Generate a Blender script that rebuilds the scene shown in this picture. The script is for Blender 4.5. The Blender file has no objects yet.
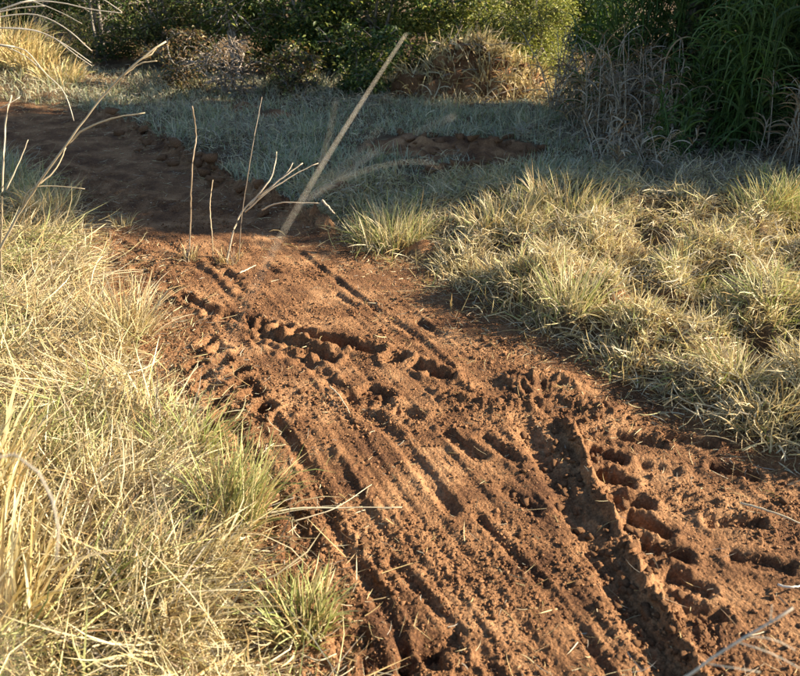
import bpy, math, random
import numpy as np
from mathutils import Vector

sc = bpy.context.scene
C = sc.collection
R = math.radians
PI = math.pi
rng = np.random.default_rng(11)
random.seed(5)

# ------------------------------------------------------------------ camera
CAM_H, PITCH, FPX = 2.0, 27.0, 800.0
cam_d = bpy.data.cameras.new('camera')
cam = bpy.data.objects.new('camera', cam_d); C.objects.link(cam)
cam.location = (0, 0, CAM_H); cam.rotation_euler = (R(90 - PITCH), 0, 0)
cam_d.sensor_width = 36.0; cam_d.lens = 36.0 * FPX / 800.0
cam_d.clip_start = 0.05; cam_d.clip_end = 1500
cam_d.dof.use_dof = True; cam_d.dof.focus_distance = 4.6; cam_d.dof.aperture_fstop = 5.0
sc.camera = cam

# ------------------------------------------------------------------ light
SUN_AZ, SUN_EL = 4.0, 24.5            # azimuth from +X towards +Y
tosun = Vector((math.cos(R(SUN_EL)) * math.cos(R(SUN_AZ)), math.cos(R(SUN_EL)) * math.sin(R(SUN_AZ)), math.sin(R(SUN_EL))))
w = bpy.data.worlds.new('World'); sc.world = w; w.use_nodes = True
wn = w.node_tree.nodes; wl = w.node_tree.links; wn.clear()
sky = wn.new('ShaderNodeTexSky'); sky.sky_type = 'NISHITA'; sky.sun_disc = False; sky.ozone_density = 1.3; sky.dust_density = 0.2; sky.air_density = 0.9
sky.sun_elevation = R(SUN_EL); sky.sun_rotation = R(90 - SUN_AZ)
bg = wn.new('ShaderNodeBackground'); bg.inputs['Strength'].default_value = 0.066
wo = wn.new('ShaderNodeOutputWorld')
wl.new(sky.outputs[0], bg.inputs[0]); wl.new(bg.outputs[0], wo.inputs[0])
sl = bpy.data.lights.new('sun', 'SUN'); sl.energy = 5.0; sl.angle = R(0.53); sl.color = (1.0, 0.87, 0.68)
so = bpy.data.objects.new('sun', sl); C.objects.link(so); so.location = tosun * 30
so.rotation_euler = tosun.to_track_quat('Z', 'Y').to_euler()

vs = sc.view_settings
vs.view_transform = 'Standard'; vs.look = 'None'; vs.gamma = 1.0; vs.use_curve_mapping = False
vs.exposure = 1.72
sc.cycles.use_denoising = True; sc.cycles.use_adaptive_sampling = True; sc.cycles.adaptive_threshold = 0.02
sc.cycles.max_bounces = 4; sc.cycles.diffuse_bounces = 1; sc.cycles.glossy_bounces = 1
sc.cycles.transmission_bounces = 4; sc.cycles.caustics_reflective = False; sc.cycles.caustics_refractive = False

# ------------------------------------------------------------------ helpers
cp, sp_ = math.cos(R(PITCH)), math.sin(R(PITCH))
def ray(px, py):
    a = (px - 400.0) / FPX; b = (338.0 - py) / FPX
    return np.array([a, cp + b * sp_, -sp_ + b * cp])
def g2(px, py, z=0.0):                      # picture point -> ground x, y
    r = ray(px, py); t = (CAM_H - z) / -r[2]
    return np.array([r[0] * t, r[1] * t])
def at(px, py, d):                          # picture point at axial depth d
    return np.array([0, 0, CAM_H]) + ray(px, py) * d
def poly(pts): return np.array([g2(*p) for p in pts])

def h2(ix, iy, seed):
    h = (ix.astype(np.int64) * 374761393 + iy.astype(np.int64) * 668265263 + seed * 974634777) & 0xffffffff
    h = ((h ^ (h >> 13)) * 1274126177) & 0xffffffff
    h = ((h ^ (h >> 16)) * 2246822519) & 0xffffffff
    return ((h ^ (h >> 15)) & 0xffffff) / float(0x1000000)
def gn(x, y, seed=0):                       # gradient noise about -0.7..0.7
    x0 = np.floor(x); y0 = np.floor(y); fx = x - x0; fy = y - y0
    ux = fx * fx * fx * (fx * (fx * 6 - 15) + 10); uy = fy * fy * fy * (fy * (fy * 6 - 15) + 10)
    def d(i, j):
        a = h2(x0 + i, y0 + j, seed) * 2 * PI
        return np.cos(a) * (fx - i) + np.sin(a) * (fy - j)
    a = d(0, 0); b = d(1, 0); c = d(0, 1); e = d(1, 1)
    return (a + (b - a) * ux) * (1 - uy) + (c + (e - c) * ux) * uy
def fbm(x, y, o=4, seed=0, g=0.5):
    s = 0; a = 1.0
    for k in range(o):
        s = s + a * gn(x * 2 ** k + 17.3 * k, y * 2 ** k - 9.1 * k, seed + k); a *= g
    return s
def sstep(a, b, x):
    t = np.clip((x - a) / (b - a), 0, 1); return t * t * (3 - 2 * t)

def seg_st(x, y, P):                        # nearest on polyline: s along, signed t (+ = right of travel), distance
    best = np.full(x.shape, 1e9); S = np.zeros(x.shape); T = np.zeros(x.shape); acc = 0.0
    for i in range(len(P) - 1):
        a, b = P[i], P[i + 1]; d = b - a; L = np.hypot(*d); d = d / L
        u = np.clip((x - a[0]) * d[0] + (y - a[1]) * d[1], 0, L)
        qx = x - a[0] - u * d[0]; qy = y - a[1] - u * d[1]
        D = np.hypot(qx, qy); m = D < best
        side = (x - a[0]) * d[1] - (y - a[1]) * d[0]
        best = np.where(m, D, best); S = np.where(m, acc + u, S); T = np.where(m, np.where(side >= 0, D, -D), T)
        acc += L
    return S, T, best
def inside(x, y, P):
    r = np.zeros(x.shape, bool); n = len(P); j = n - 1
    for i in range(n):
        xi, yi = P[i]; xj, yj = P[j]
        if yi != yj:
            r ^= ((yi > y) != (yj > y)) & (x < (xj - xi) * (y - yi) / (yj - yi) + xi)
        j = i
    return r

def mesh_obj(name, V, F, mat, parent=None, col=None, smooth=False, link=True):
    """V (n,3), F list of arrays (m,3) and/or (m,4)"""
    V = np.asarray(V, np.float32)
    if not isinstance(F, list): F = [F]
    F = [np.asarray(f, np.int32) for f in F if len(f)]
    me = bpy.data.meshes.new(name)
    me.vertices.add(len(V)); me.vertices.foreach_set('co', V.ravel())
    lv = np.concatenate([f.ravel() for f in F]); tot = np.concatenate([np.full(len(f), f.shape[1], np.int32) for f in F])
    st = np.concatenate([[0], np.cumsum(tot)[:-1]]).astype(np.int32)
    me.loops.add(len(lv)); me.loops.foreach_set('vertex_index', lv)
    me.polygons.add(len(tot)); me.polygons.foreach_set('loop_start', st); me.polygons.foreach_set('loop_total', tot)
    if smooth: me.polygons.foreach_set('use_smooth', np.ones(len(tot), bool))
    me.update(calc_edges=True)
    if col is not None:
        c4 = np.ones((len(V), 4), np.float32); c4[:, :3] = col
        at_ = me.color_attributes.new('Col', 'FLOAT_COLOR', 'POINT'); at_.data.foreach_set('color', c4.ravel())
    me.materials.append(mat)
    o = bpy.data.objects.new(name, me)
    if link: C.objects.link(o)
    if parent is not None: o.parent = parent
    return o
def tag(o, label=None, cat=None, group=None, kind=None):
    if label: o['label'] = label
    if cat: o['category'] = cat
    if group: o['group'] = group
    if kind: o['kind'] = kind
    return o
def thing(name, label, cat, loc, group=None):
    o = bpy.data.objects.new(name, None); C.objects.link(o); o.location = loc; o.empty_display_size = 0.1
    return tag(o, label, cat, group)

# ------------------------------------------------------------------ materials
def new_mat(name):
    m = bpy.data.materials.new(name); m.use_nodes = True; nt = m.node_tree; nt.nodes.clear()
    out = nt.nodes.new('ShaderNodeOutputMaterial'); return m, nt, out
def leaf_mat(name, trans=0.35, rough=0.55, spec=0.3, tint=(1.0, 1.0, 0.75)):
    m, nt, out = new_mat(name); N = nt.nodes; L = nt.links
    ca = N.new('ShaderNodeVertexColor'); ca.layer_name = 'Col'
    tc = N.new('ShaderNodeTexCoord'); no = N.new('ShaderNodeTexNoise'); no.inputs['Scale'].default_value = 35.0
    L.new(tc.outputs['Object'], no.inputs['Vector'])
    mr = N.new('ShaderNodeMapRange'); mr.inputs[3].default_value = 0.78; mr.inputs[4].default_value = 1.18
    L.new(no.outputs[0], mr.inputs[0])
    mx = N.new('ShaderNodeVectorMath'); mx.operation = 'SCALE'
    L.new(ca.outputs[0], mx.inputs[0]); L.new(mr.outputs[0], mx.inputs['Scale'])
    p = N.new('ShaderNodeBsdfPrincipled'); p.inputs['Roughness'].default_value = rough
    p.inputs['Specular IOR Level'].default_value = spec
    L.new(mx.outputs[0], p.inputs['Base Color'])
    t = N.new('ShaderNodeBsdfTranslucent'); tm = N.new('ShaderNodeVectorMath'); tm.operation = 'MULTIPLY'
    tm.inputs[1].default_value = tint; L.new(mx.outputs[0], tm.inputs[0]); L.new(tm.outputs[0], t.inputs[0])
    mi = N.new('ShaderNodeMixShader'); mi.inputs[0].default_value = trans
    L.new(p.outputs[0], mi.inputs[1]); L.new(t.outputs[0], mi.inputs[2]); L.new(mi.outputs[0], out.inputs[0])
    return m
def soil_mat(name, cols, scale=6.0, bump=0.6, fine=90.0, bdist=0.008):
    m, nt, out = new_mat(name); N = nt.nodes; L = nt.links
    tc = N.new('ShaderNodeTexCoord')
    n1 = N.new('ShaderNodeTexNoise'); n1.inputs['Scale'].default_value = scale; n1.inputs['Distortion'].default_value = 0.4; n1.inputs['Detail'].default_value = 8; n1.inputs['Roughness'].default_value = 0.65
    n2 = N.new('ShaderNodeTexNoise'); n2.inputs['Scale'].default_value = fine; n2.inputs['Detail'].default_value = 5; n2.inputs['Roughness'].default_value = 0.7
    n3 = N.new('ShaderNodeTexVoronoi'); n3.inputs['Scale'].default_value = fine * 0.9
    for n in (n1, n2, n3): L.new(tc.outputs['Object'], n.inputs['Vector'])
    cr = N.new('ShaderNodeValToRGB'); e = cr.color_ramp.elements
    e[0].position = 0.32; e[0].color = (*cols[0], 1); e[1].position = 0.68; e[1].color = (*cols[2], 1)
    k = e.new(0.5); k.color = (*cols[1], 1)
    ad = N.new('ShaderNodeMath'); ad.operation = 'MULTIPLY_ADD'; ad.inputs[1].default_value = 0.6; 
    sb = N.new('ShaderNodeMath'); sb.operation = 'SUBTRACT'; sb.inputs[1].default_value = 0.5
    L.new(n2.outputs[0], sb.inputs[0]); L.new(sb.outputs[0], ad.inputs[0]); L.new(n1.outputs[0], ad.inputs[2]); L.new(ad.outputs[0], cr.inputs[0])
    p = N.new('ShaderNodeBsdfPrincipled'); p.inputs['Roughness'].default_value = 0.92; p.inputs['Specular IOR Level'].default_value = 0.15
    L.new(cr.outputs[0], p.inputs['Base Color'])
    h = N.new('ShaderNodeMath'); h.operation = 'MULTIPLY_ADD'; h.inputs[1].default_value = -0.6
    L.new(n3.outputs['Distance'], h.inputs[0]); L.new(n2.outputs[0], h.inputs[2])
    b = N.new('ShaderNodeBump'); b.inputs['Strength'].default_value = bump; b.inputs['Distance'].default_value = bdist
    L.new(h.outputs[0], b.inputs['Height']); L.new(b.outputs[0], p.inputs['Normal'])
    L.new(p.outputs[0], out.inputs[0])
    return m
def bark_mat(name, a, b_):
    m, nt, out = new_mat(name); N = nt.nodes; L = nt.links
    tc = N.new('ShaderNodeTexCoord'); mp = N.new('ShaderNodeMapping'); mp.inputs['Scale'].default_value = (30, 30, 5)
    n1 = N.new('ShaderNodeTexNoise'); n1.inputs['Detail'].default_value = 6; n1.inputs['Scale'].default_value = 1.0
    L.new(tc.outputs['Object'], mp.inputs[0]); L.new(mp.outputs[0], n1.inputs['Vector'])
    cr = N.new('ShaderNodeValToRGB'); cr.color_ramp.elements[0].position = 0.35; cr.color_ramp.elements[1].position = 0.68
    cr.color_ramp.elements[0].color = (*a, 1); cr.color_ramp.elements[1].color = (*b_, 1)
    p = N.new('ShaderNodeBsdfPrincipled'); p.inputs['Roughness'].default_value = 0.85
    bu = N.new('ShaderNodeBump'); bu.inputs['Strength'].default_value = 0.5; bu.inputs['Distance'].default_value = 0.01
    L.new(n1.outputs[0], cr.inputs[0]); L.new(cr.outputs[0], p.inputs['Base Color']); L.new(n1.outputs[0], bu.inputs['Height'])
    L.new(bu.outputs[0], p.inputs['Normal']); L.new(p.outputs[0], out.inputs[0]); return m

M_grass = leaf_mat('dry_grass', 0.26)
M_leaf = leaf_mat('tree_leaf', 0.30, 0.5, 0.35, (1.0, 1.0, 0.5))
M_stalk = leaf_mat('dry_stalk', 0.12, 0.5, 0.35)
M_dirt = soil_mat('red_earth', [(0.080, 0.037, 0.019), (0.215, 0.106, 0.048), (0.42, 0.232, 0.112)], 3.0, 0.9, 95.0, 0.010)
M_clod = soil_mat('red_clod', [(0.10, 0.047, 0.024), (0.22, 0.109, 0.051), (0.38, 0.21, 0.104)], 9.0, 0.8, 120.0, 0.006)
M_ground = soil_mat('thatch_soil', [(0.085, 0.05, 0.028), (0.14, 0.09, 0.048), (0.22, 0.16, 0.085)], 5.0, 0.8, 70.0, 0.012)
M_bark = bark_mat('grey_bark', (0.10, 0.08, 0.06), (0.34, 0.30, 0.25))
M_dead = bark_mat('dead_wood', (0.16, 0.12, 0.09), (0.40, 0.33, 0.26))

# ------------------------------------------------------------------ terrain
left_edge = [(-400, 96), (-200, 118), (-60, 150), (20, 182), (66, 216), (82, 272), (104, 340), (130, 390), (164, 440), (194, 490), (214, 545), (232, 600), (252, 655), (272, 705), (312, 800)]
right_edge = [(1500, 800), (1100, 560), (900, 480), (800, 446), (720, 416), (650, 384), (600, 356), (545, 332), (480, 302), (430, 268), (385, 250), (335, 224), (262, 192), (215, 165), (160, 138), (105, 113), (60, 105), (0, 103), (-150, 92), (-400, 84)]
ROAD = poly(left_edge + right_edge)
LE, RE = poly(left_edge), poly(right_edge)
CL = poly([(-300, 95), (-60, 115), (60, 135), (170, 185), (250, 240), (340, 330), (430, 440), (540, 560), (650, 690), (760, 820)])
PATCH = [(*g2(418, 152), .62, .60), (*g2(492, 156), .50, .65), (*g2(470, 178), .5, .18), (*g2(345, 196), .25, .15), (*g2(240, 112), .3, .25), (*g2(425, 252), .18, .1), (*g2(275, 118), .25, .2), (*g2(640, 320), .3, .12), (*g2(580, 300), .25, .1)]

# pits pressed by lugs: (x, y, angle, half_len, half_wid, depth)
pits = []
def trail(pts, step, hl, hw, dep, rot=None, jit=0.15, seed=1):
    r = np.random.default_rng(seed); P = poly(pts)
    d = np.hypot(*np.diff(P, axis=0).T); acc = np.concatenate([[0], np.cumsum(d)])
    for s in np.arange(0, acc[-1], step):
        i = min(np.searchsorted(acc, s, side='right') - 1, len(d) - 1)
        q = P[i] + (P[i + 1] - P[i]) * (s - acc[i]) / d[i]
        a = math.atan2(*(P[i + 1] - P[i])[::-1]) + (rot if rot else 0) + r.normal(0, jit)
        pits.append((q[0] + r.normal(0, .008), q[1] + r.normal(0, .008), a, hl * r.uniform(.8, 1.2), hw * r.uniform(.8, 1.2), dep * r.uniform(.7, 1.2)))
trail([(230, 317), (255, 323), (278, 329), (300, 336)], .125, .046, .028, .070, 0.2, .1, 1)
trail([(302, 337), (320, 343), (345, 350), (378, 357)], .085, .060, .032, .078, 0.1, .05, 2)
trail([(400, 364), (425, 373), (445, 380)], .13, .05, .03, .065, .3, .3, 3)
trail([(122, 258), (150, 275), (185, 297)], .14, .05, .03, .028, .5, .2, 4)
trail([(185, 297), (215, 315), (250, 326), (290, 346), (330, 364)], .115, .050, .026, .055, .35, .15, 5)
trail([(208, 343), (225, 360), (238, 378), (250, 393), (262, 408), (276, 424)], .135, .036, .036, .065, .2, .1, 6)
trail([(195, 368), (205, 385), (217, 400), (232, 422), (246, 440)], .13, .032, .034, .062, .2, .15, 7)
trail([(262, 340), (290, 357), (318, 374), (350, 395), (380, 408), (420, 420)], .14, .06, .03, .032, .4, .3, 8)
trail([(100, 236), (125, 252), (150, 262)], .15, .06, .03, .02, .2, .2, 9)
trail([(210, 262), (228, 275), (245, 292)], .12, .045, .03, .028, .3, .2, 12)
# the deep lugs right of the ridge
for (px, py, l, d) in [(606, 456, .07, .05), (612, 479, .075, .06), (630, 503, .075, .058), (648, 526, .08, .058), (666, 550, .08, .055), (688, 582, .07, .045), (705, 612, .06, .035), (660, 468, .07, .03), (735, 520, .10, .045), (762, 560, .10, .04), (700, 500, .06, .025), (640, 440, .10, .045), (735, 470, .09, .05), (690, 440, .10, .045)]:
    x, y = g2(px, py); pits.append((x, y, R(-16) + random.gauss(0, .15), l, .024, d * 1.1))
for (px, py, l, w_, d, a) in [(378, 398, .07, .03, .045, -35), (420, 655, .06, .04, .05, 0), (440, 642, .06, .035, .045, 10), (385, 672, .07, .05, .05, 0), (352, 640, .05, .04, .03, 20), (268, 508, .05, .04, .045, 0), (300, 545, .05, .05, .025, 0), (462, 448, .12, .02, .032, -52), (500, 452, .12, .02, .030, -52), (518, 500, .10, .018, .022, -50), (430, 330, .12, .02, .025, -55), (345, 300, .12, .018, .02, -55), (270, 268, .1, .018, .02, -55)]:
    x, y = g2(px, py); pits.append((x, y, R(a), l, w_, d))
RUTS = [  # polyline, half width, depth
    ([(276, 424), (292, 445), (318, 485), (330, 520), (350, 556), (375, 592), (395, 630), (415, 676)], .026, .020),
    ([(345, 400), (395, 440), (430, 480), (450, 510)], .035, .022),
    ([(390, 560), (430, 600), (470, 640), (500, 676)], .02, .016),
    ([(300, 250), (350, 290), (410, 335), (450, 372)], .022, .016),
    ([(520, 420), (545, 465), (570, 510), (600, 560), (628, 605), (655, 650), (675, 690)], .045, .026),
    ([(240, 440), (275, 490), (300, 530)], .03, .02),
    ([(480, 520), (540, 580), (590, 640), (620, 690)], .02, .014),
    ([(160, 240), (215, 280), (265, 330)], .03, .012),
]
RIDGES = [([(565, 425), (580, 455), (592, 485), (606, 510), (626, 545), (650, 588), (678, 632), (705, 680)], .024, .040),
          ([(440, 400), (500, 410), (560, 405), (610, 412)], .07, .035),
          ([(520, 388), (548, 384), (570, 388)], .10, .05),
          ([(300, 420), (350, 470), (390, 520), (430, 560)], .04, .012),
          ([(390, 352), (430, 368), (470, 392)], .05, .022),
          ([(100, 113), (160, 141), (215, 170), (265, 197), (330, 226)], .13, .11), ([(30, 150), (120, 190), (200, 215)], .2, .03), ([(0, 135), (90, 165), (180, 200)], .12, -.03)]
PR = [(poly(p), a, b) for p, a, b in RUTS]; PG = [(poly(p), a, b) for p, a, b in RIDGES]

def sdist(x, y):                               # + inside the track, - outside, ragged edge
    inn = inside(x, y, ROAD); _, _, d = seg_st(x, y, np.vstack([ROAD, ROAD[:1]]))
    s = np.where(inn, d, -d)
    return s + .10 * gn(x * 3.1, y * 3.1, 40) + .05 * gn(x * 9, y * 9, 41)
def height(x, y, full=True):
    x = np.asarray(x, float); y = np.asarray(y, float)
    s = sdist(x, y)
    z = .05 * gn(x * .45, y * .45, 1)
    out = sstep(0.03, -0.30, s)
    near_l = sstep(.3, -1.5, x + .45 * (y - 2.2))             # left bank
    z = z + out * (.02 + .05 * fbm(x * 1.9, y * 1.9, 3, 2) + near_l * (.05 + .10 * fbm(x * 3.4, y * 3.4, 3, 4)))
    rightv = sstep(.2, .8, x) * sstep(7.5, 6.0, y)
    z = z + rightv * sstep(.01, -.10, s) * (.085 + .18 * fbm(x * 2.6, y * 2.6, 3, 3))
    # low earth heaps in the shaded field
    soil = np.zeros(x.shape)
    for (cx, cy, ra, rb) in PATCH:
        q = ((x - cx) / ra) ** 2 + ((y - cy) / rb) ** 2
        m = np.exp(-q * 1.3); z = z + .07 * m * (1 + 1.2 * gn(x * 7, y * 7, 6)); soil = np.maximum(soil, m)
    # far bank beyond the bend
    z = z + .55 * sstep(11.5, 15.0, y + .05 * x) * 0.35
    far_l = np.exp(-(((x + 6.0) / 1.6) ** 2 + ((y - 11.9) / .8) ** 2)); z = z + .35 * far_l
    if full:
        S, T, _ = seg_st(x, y, CL)
        road = sstep(-.02, .12, s)
        Tw = T + .03 * gn(S * .8, T * .8, 8)
        fur = .006 * gn(Tw * 9, S * .40, 9) + .007 * gn(Tw * 21, S * .5, 10) + .012 * gn(Tw * 33, S * .45, 12) + .011 * gn(Tw * 50, S * .6, 13)
        crumb_m = np.clip(sstep(-.1, .5, fbm(x * 1.7, y * 1.7, 3, 14)) + .8 * sstep(.45, .8, T), 0, 1)
        cr = .004 * fbm(x * 8, y * 8, 2, 15) + (.003 + .010 * crumb_m) * (np.abs(fbm(x * 34, y * 34, 3, 18)) * 1.6 - .3)
        cr = cr + .004 * fbm(x * 85, y * 85, 2, 24)
        rdg = np.exp(-(seg_st(x, y, PG[0][0])[2] / .22) ** 2)
        cr = cr + rdg * (.014 * (np.abs(fbm(x * 19, y * 19, 3, 26)) * 1.7 - .35) + .008 * fbm(x * 50, y * 50, 2, 27))
        dz = .47 * fur * (1.25 - .6 * crumb_m) + cr
        wob = .008 * gn(x * 14, y * 14, 30) + .007 * fbm(x * 45, y * 45, 2, 36)
        for P, hw, dep in PR:
            a, b = P.min(0) - .4, P.max(0) + .4
            k = (x > a[0]) & (x < b[0]) & (y > a[1]) & (y < b[1])
            if k.any():
                S2, T2, D2 = seg_st(x[k], y[k], P); D2 = np.maximum(D2 + wob[k] * 1.3, 0)
                v = dep * (.75 + .8 * gn(S2 * 5, S2 * 0 + dep * 100, 31))
                dz[k] += -v * sstep(hw * 1.35, hw * .4, D2) + .35 * v * np.exp(-((D2 - hw * 1.9) / (hw * .55)) ** 2)
        for P, hw, hh in PG:
            a, b = P.min(0) - .4, P.max(0) + .4
            k = (x > a[0]) & (x < b[0]) & (y > a[1]) & (y < b[1])
            if k.any():
                S2, T2, D2 = seg_st(x[k], y[k], P); D2 = np.maximum(D2 + wob[k] * 1.5, 0)
                v = hh * (1 + .9 * gn(S2 * 7, S2 * 0 + hh * 100, 32) + .9 * fbm(x[k] * 24, y[k] * 24, 3, 33))
                dz[k] += v * np.exp(-(D2 / hw) ** 2)
        for (cx, cy, a, hl, hw, dep) in pits:
            k = (np.abs(x - cx) < .25) & (np.abs(y - cy) < .25)
            if k.any():
                X = x[k] - cx + wob[k]; Y = y[k] - cy + wob[k] * .7
                u = X * math.cos(a) + Y * math.sin(a); v = -X * math.sin(a) + Y * math.cos(a)
                q = np.maximum(np.abs(u) - hl, 0) ** 2 + np.maximum(np.abs(v) - hw, 0) ** 2
                dd = np.sqrt(q)
                dz[k] += -.60 * dep * sstep(.013, .0, dd) * (1 + .6 * gn(x[k] * 30, y[k] * 30, 35)) + .22 * dep * np.exp(-((dd - .035) / .018) ** 2)
        z = z + dz * np.clip(road + soil * .8, 0, 1)
    return z

ys = [1.0]
while ys[-1] < 8.2: ys.append(ys[-1] + .0030 * (ys[-1] + .6))
while ys[-1] < 16: ys.append(ys[-1] + .012 * (ys[-1] + .6))
while ys[-1] < 600: ys.append(ys[-1] * 1.12)
ys = np.concatenate([np.linspace(-25, .9, 22), np.array(ys)])
ui = np.linspace(-.66, .66, 620)
uo = .66 * 1.16 ** np.arange(1, 22)
us = np.concatenate([-uo[::-1], ui, uo])
Y, U = np.meshgrid(ys, us, indexing='ij')
X = U * (np.maximum(Y, 1.0) + .6)
Z = height(X.ravel(), Y.ravel())
V = np.stack([X.ravel(), Y.ravel(), Z], 1)
nr, nc = Y.shape
ii = (np.arange(nr - 1)[:, None] * nc + np.arange(nc - 1)[None]).ravel()
Q = np.stack([ii, ii + 1, ii + nc + 1, ii + nc], 1)
fc = V[Q].mean(1)
sd = sdist(fc[:, 0], fc[:, 1])
for (cx, cy, ra, rb) in PATCH:
    q = np.sqrt(((fc[:, 0] - cx) / ra) ** 2 + ((fc[:, 1] - cy) / rb) ** 2) + .3 * gn(fc[:, 0] * 8, fc[:, 1] * 8, 55)
    sd = np.maximum(sd, (.85 - q) * .3)
isd = sd > 0
def sub(mask):
    q = Q[mask]; u, inv = np.unique(q, return_inverse=True); return V[u], inv.reshape(-1, 4)
v_, q_ = sub(isd); track = mesh_obj('dirt_track', v_, q_, M_dirt, smooth=True)
tag(track, 'red earth farm track pressed with tread marks curving away left', 'track', kind='structure')
v_, q_ = sub(~isd); ground = mesh_obj('ground', v_, q_, M_ground, smooth=True)
tag(ground, 'brown thatch covered ground beneath the grass', 'ground', kind='structure')

# ------------------------------------------------------------------ blades
PAL = {
    'straw': [(.62, .48, .23), (.68, .55, .30), (.54, .38, .17), (.42, .28, .12), (.64, .53, .26)],
    'pale': [(.70, .59, .37), (.75, .65, .43), (.58, .47, .28), (.46, .35, .19), (.64, .55, .32)],
    'green': [(.36, .38, .13), (.45, .45, .18), (.28, .32, .10), (.52, .49, .22)],
    'shade': [(.40, .43, .28), (.49, .51, .36), (.31, .35, .20), (.57, .54, .39)],
    'grey': [(.34, .30, .23), (.44, .38, .29), (.25, .20, .145), (.30, .22, .14)],
    'gold': [(.70, .54, .25), (.62, .46, .20), (.74, .60, .31), (.55, .39, .17)],
    'cane': [(.055, .11, .025), (.08, .15, .03), (.045, .08, .02), (.11, .16, .05)],
    'leafy': [(.05, .095, .022), (.075, .125, .03), (.04, .075, .02), (.11, .15, .04)],
    'lime': [(.30, .33, .08), (.36, .37, .11), (.20, .24, .055), (.42, .39, .14)],  # yellow-green leaves, lightened so the colour carries the brightness of sunlit foliage
    'dull': [(.09, .10, .045), (.12, .115, .05), (.07, .08, .04), (.17, .14, .07)],
    'brown': [(.20, .12, .06), (.28, .18, .09), (.14, .085, .045), (.34, .24, .12)],
}
def pick(pals, wts, n, r=rng):
    allc = []; p = []
    for q, w_ in zip(pals, wts):
        for c in PAL[q]: allc.append(c); p.append(w_ / len(PAL[q]))
    p = np.array(p) / sum(p); c = np.array(allc)[r.choice(len(allc), n, p=p)]
    return c * r.uniform(.82, 1.15, (n, 1))
def blades(P, az, L, tilt, bend, wd, col, K=4, turn=0.0, floor=None, r=rng, flat=1.3, pw=1.2):
    n = len(P); wd = np.broadcast_to(wd, (n,)); turn = np.broadcast_to(turn, (n,))
    pos = P.copy(); roll = r.uniform(-flat, flat, n)
    V = np.zeros((n, 2 * K + 1, 3))
    for k in range(K + 1):
        s = k / K
        if k:
            sm = (k - .5) / K; th = tilt + bend * sm ** pw; a = az + turn * sm
            d = np.stack([np.sin(th) * np.cos(a), np.sin(th) * np.sin(a), np.cos(th)], 1)
            pos = pos + d * (L / K)[:, None]
            if floor is not None: pos[:, 2] = np.maximum(pos[:, 2], floor)
        else:
            th = tilt; a = az
        side = np.stack([-np.sin(a), np.cos(a), 0 * a], 1)
        nor = np.stack([-np.cos(th) * np.cos(a), -np.cos(th) * np.sin(a), np.sin(th)], 1)
        wv = side * np.cos(roll)[:, None] + nor * np.sin(roll)[:, None]
        hw = (wd * .5 * (1 - .55 * s ** 2))[:, None]
        if k < K: V[:, 2 * k] = pos - wv * hw; V[:, 2 * k + 1] = pos + wv * hw
        else: V[:, 2 * K] = pos
    o = (np.arange(n) * (2 * K + 1))[:, None]
    q = np.array([[2 * k, 2 * k + 1, 2 * k + 3, 2 * k + 2] for k in range(K - 1)])
    Fq = (o[:, :, None] + q[None]).reshape(-1, 4)
    Ft = o + np.array([[2 * K - 2, 2 * K - 1, 2 * K]])
    return V.reshape(-1, 3), Fq, Ft, np.repeat(col, 2 * K + 1, axis=0)
def join(parts):
    Vs, q, t, c = [], [], [], []; n = 0
    for (v, fq, ft, cc) in parts:
        Vs.append(v); q.append(fq + n); t.append(ft + n); c.append(cc); n += len(v)
    return np.vstack(Vs), [np.vstack(q), np.vstack(t)], np.vstack(c)
def blade_obj(name, parts, mat=None, parent=None):
    v, f, c = join(parts); return mesh_obj(name, v, f, mat or M_grass, parent, c, smooth=True)

def scatter(n, box, keep, r=rng):
    out = []
    got = 0
    while got < n:
        p = np.stack([r.uniform(box[0], box[1], n * 2), r.uniform(box[2], box[3], n * 2)], 1)
        p = p[keep(p[:, 0], p[:, 1])]; out.append(p); got += len(p)
        if len(p) == 0: break
    return np.vstack(out)[:n]
def zat(p): return height(p[:, 0], p[:, 1], False)
def in_view(x, y, m=.12):
    dep = y * cp + CAM_H * sp_; return (np.abs(x) < (.5 + m) * dep) & (dep > .5)
def edge_x(y): return np.interp(y, LE[::-1][:, 1], LE[::-1][:, 0])
LEs = LE[np.argsort(LE[:, 1])]
def lx(y): return np.interp(y, LEs[:, 1], LEs[:, 0])
def patch_free(x, y, k=.8):
    m = np.ones(x.shape, bool)
    for (cx, cy, ra, rb) in PATCH: m &= (((x - cx) / ra) ** 2 + ((y - cy) / rb) ** 2) > k
    return m

# --- left verge
def keepL(x, y):
    s = sdist(x, y); e = lx(y)
    return in_view(x, y, .2) & (x < e + .25) & (s < rng.exponential(.045, x.shape) - .02) & (rng.random(x.shape) < np.clip(2.6 / (y + .4), .35, 1))
LB = (-5.2, .3, 1.0, 7.2)
parts = []
n = 30000; p = scatter(n, LB, keepL); z = zat(p)                       # matted straw lying in all directions
tuft = fbm(p[:, 0] * 2.1, p[:, 1] * 2.1, 2, 61)
gm = (fbm(p[:, 0] * 1.3, p[:, 1] * 1.3, 2, 62) > .12)
col = np.where((gm & (rng.random(n) < .40))[:, None], pick(['green'], [1], n), pick(['straw', 'pale', 'grey', 'brown'], [1.0, 1.0, .22, .2], n))
az = 2.2 * PI * gn(p[:, 0] * 1.1, p[:, 1] * 1.1, 63) + rng.normal(0, 1.0, n)
lift = rng.uniform(0, .10, n) * (1 + tuft)
P3 = np.stack([p[:, 0], p[:, 1], z + lift], 1)
parts.append(blades(P3, az, rng.uniform(.08, .36, n) * np.where(rng.random(n) < .12, 1.5, 1), rng.normal(1.3, .28, n), rng.normal(.15, .7, n), rng.uniform(.0022, .0065, n), col, 4, rng.normal(0, .9, n), floor=z + .004))
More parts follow.
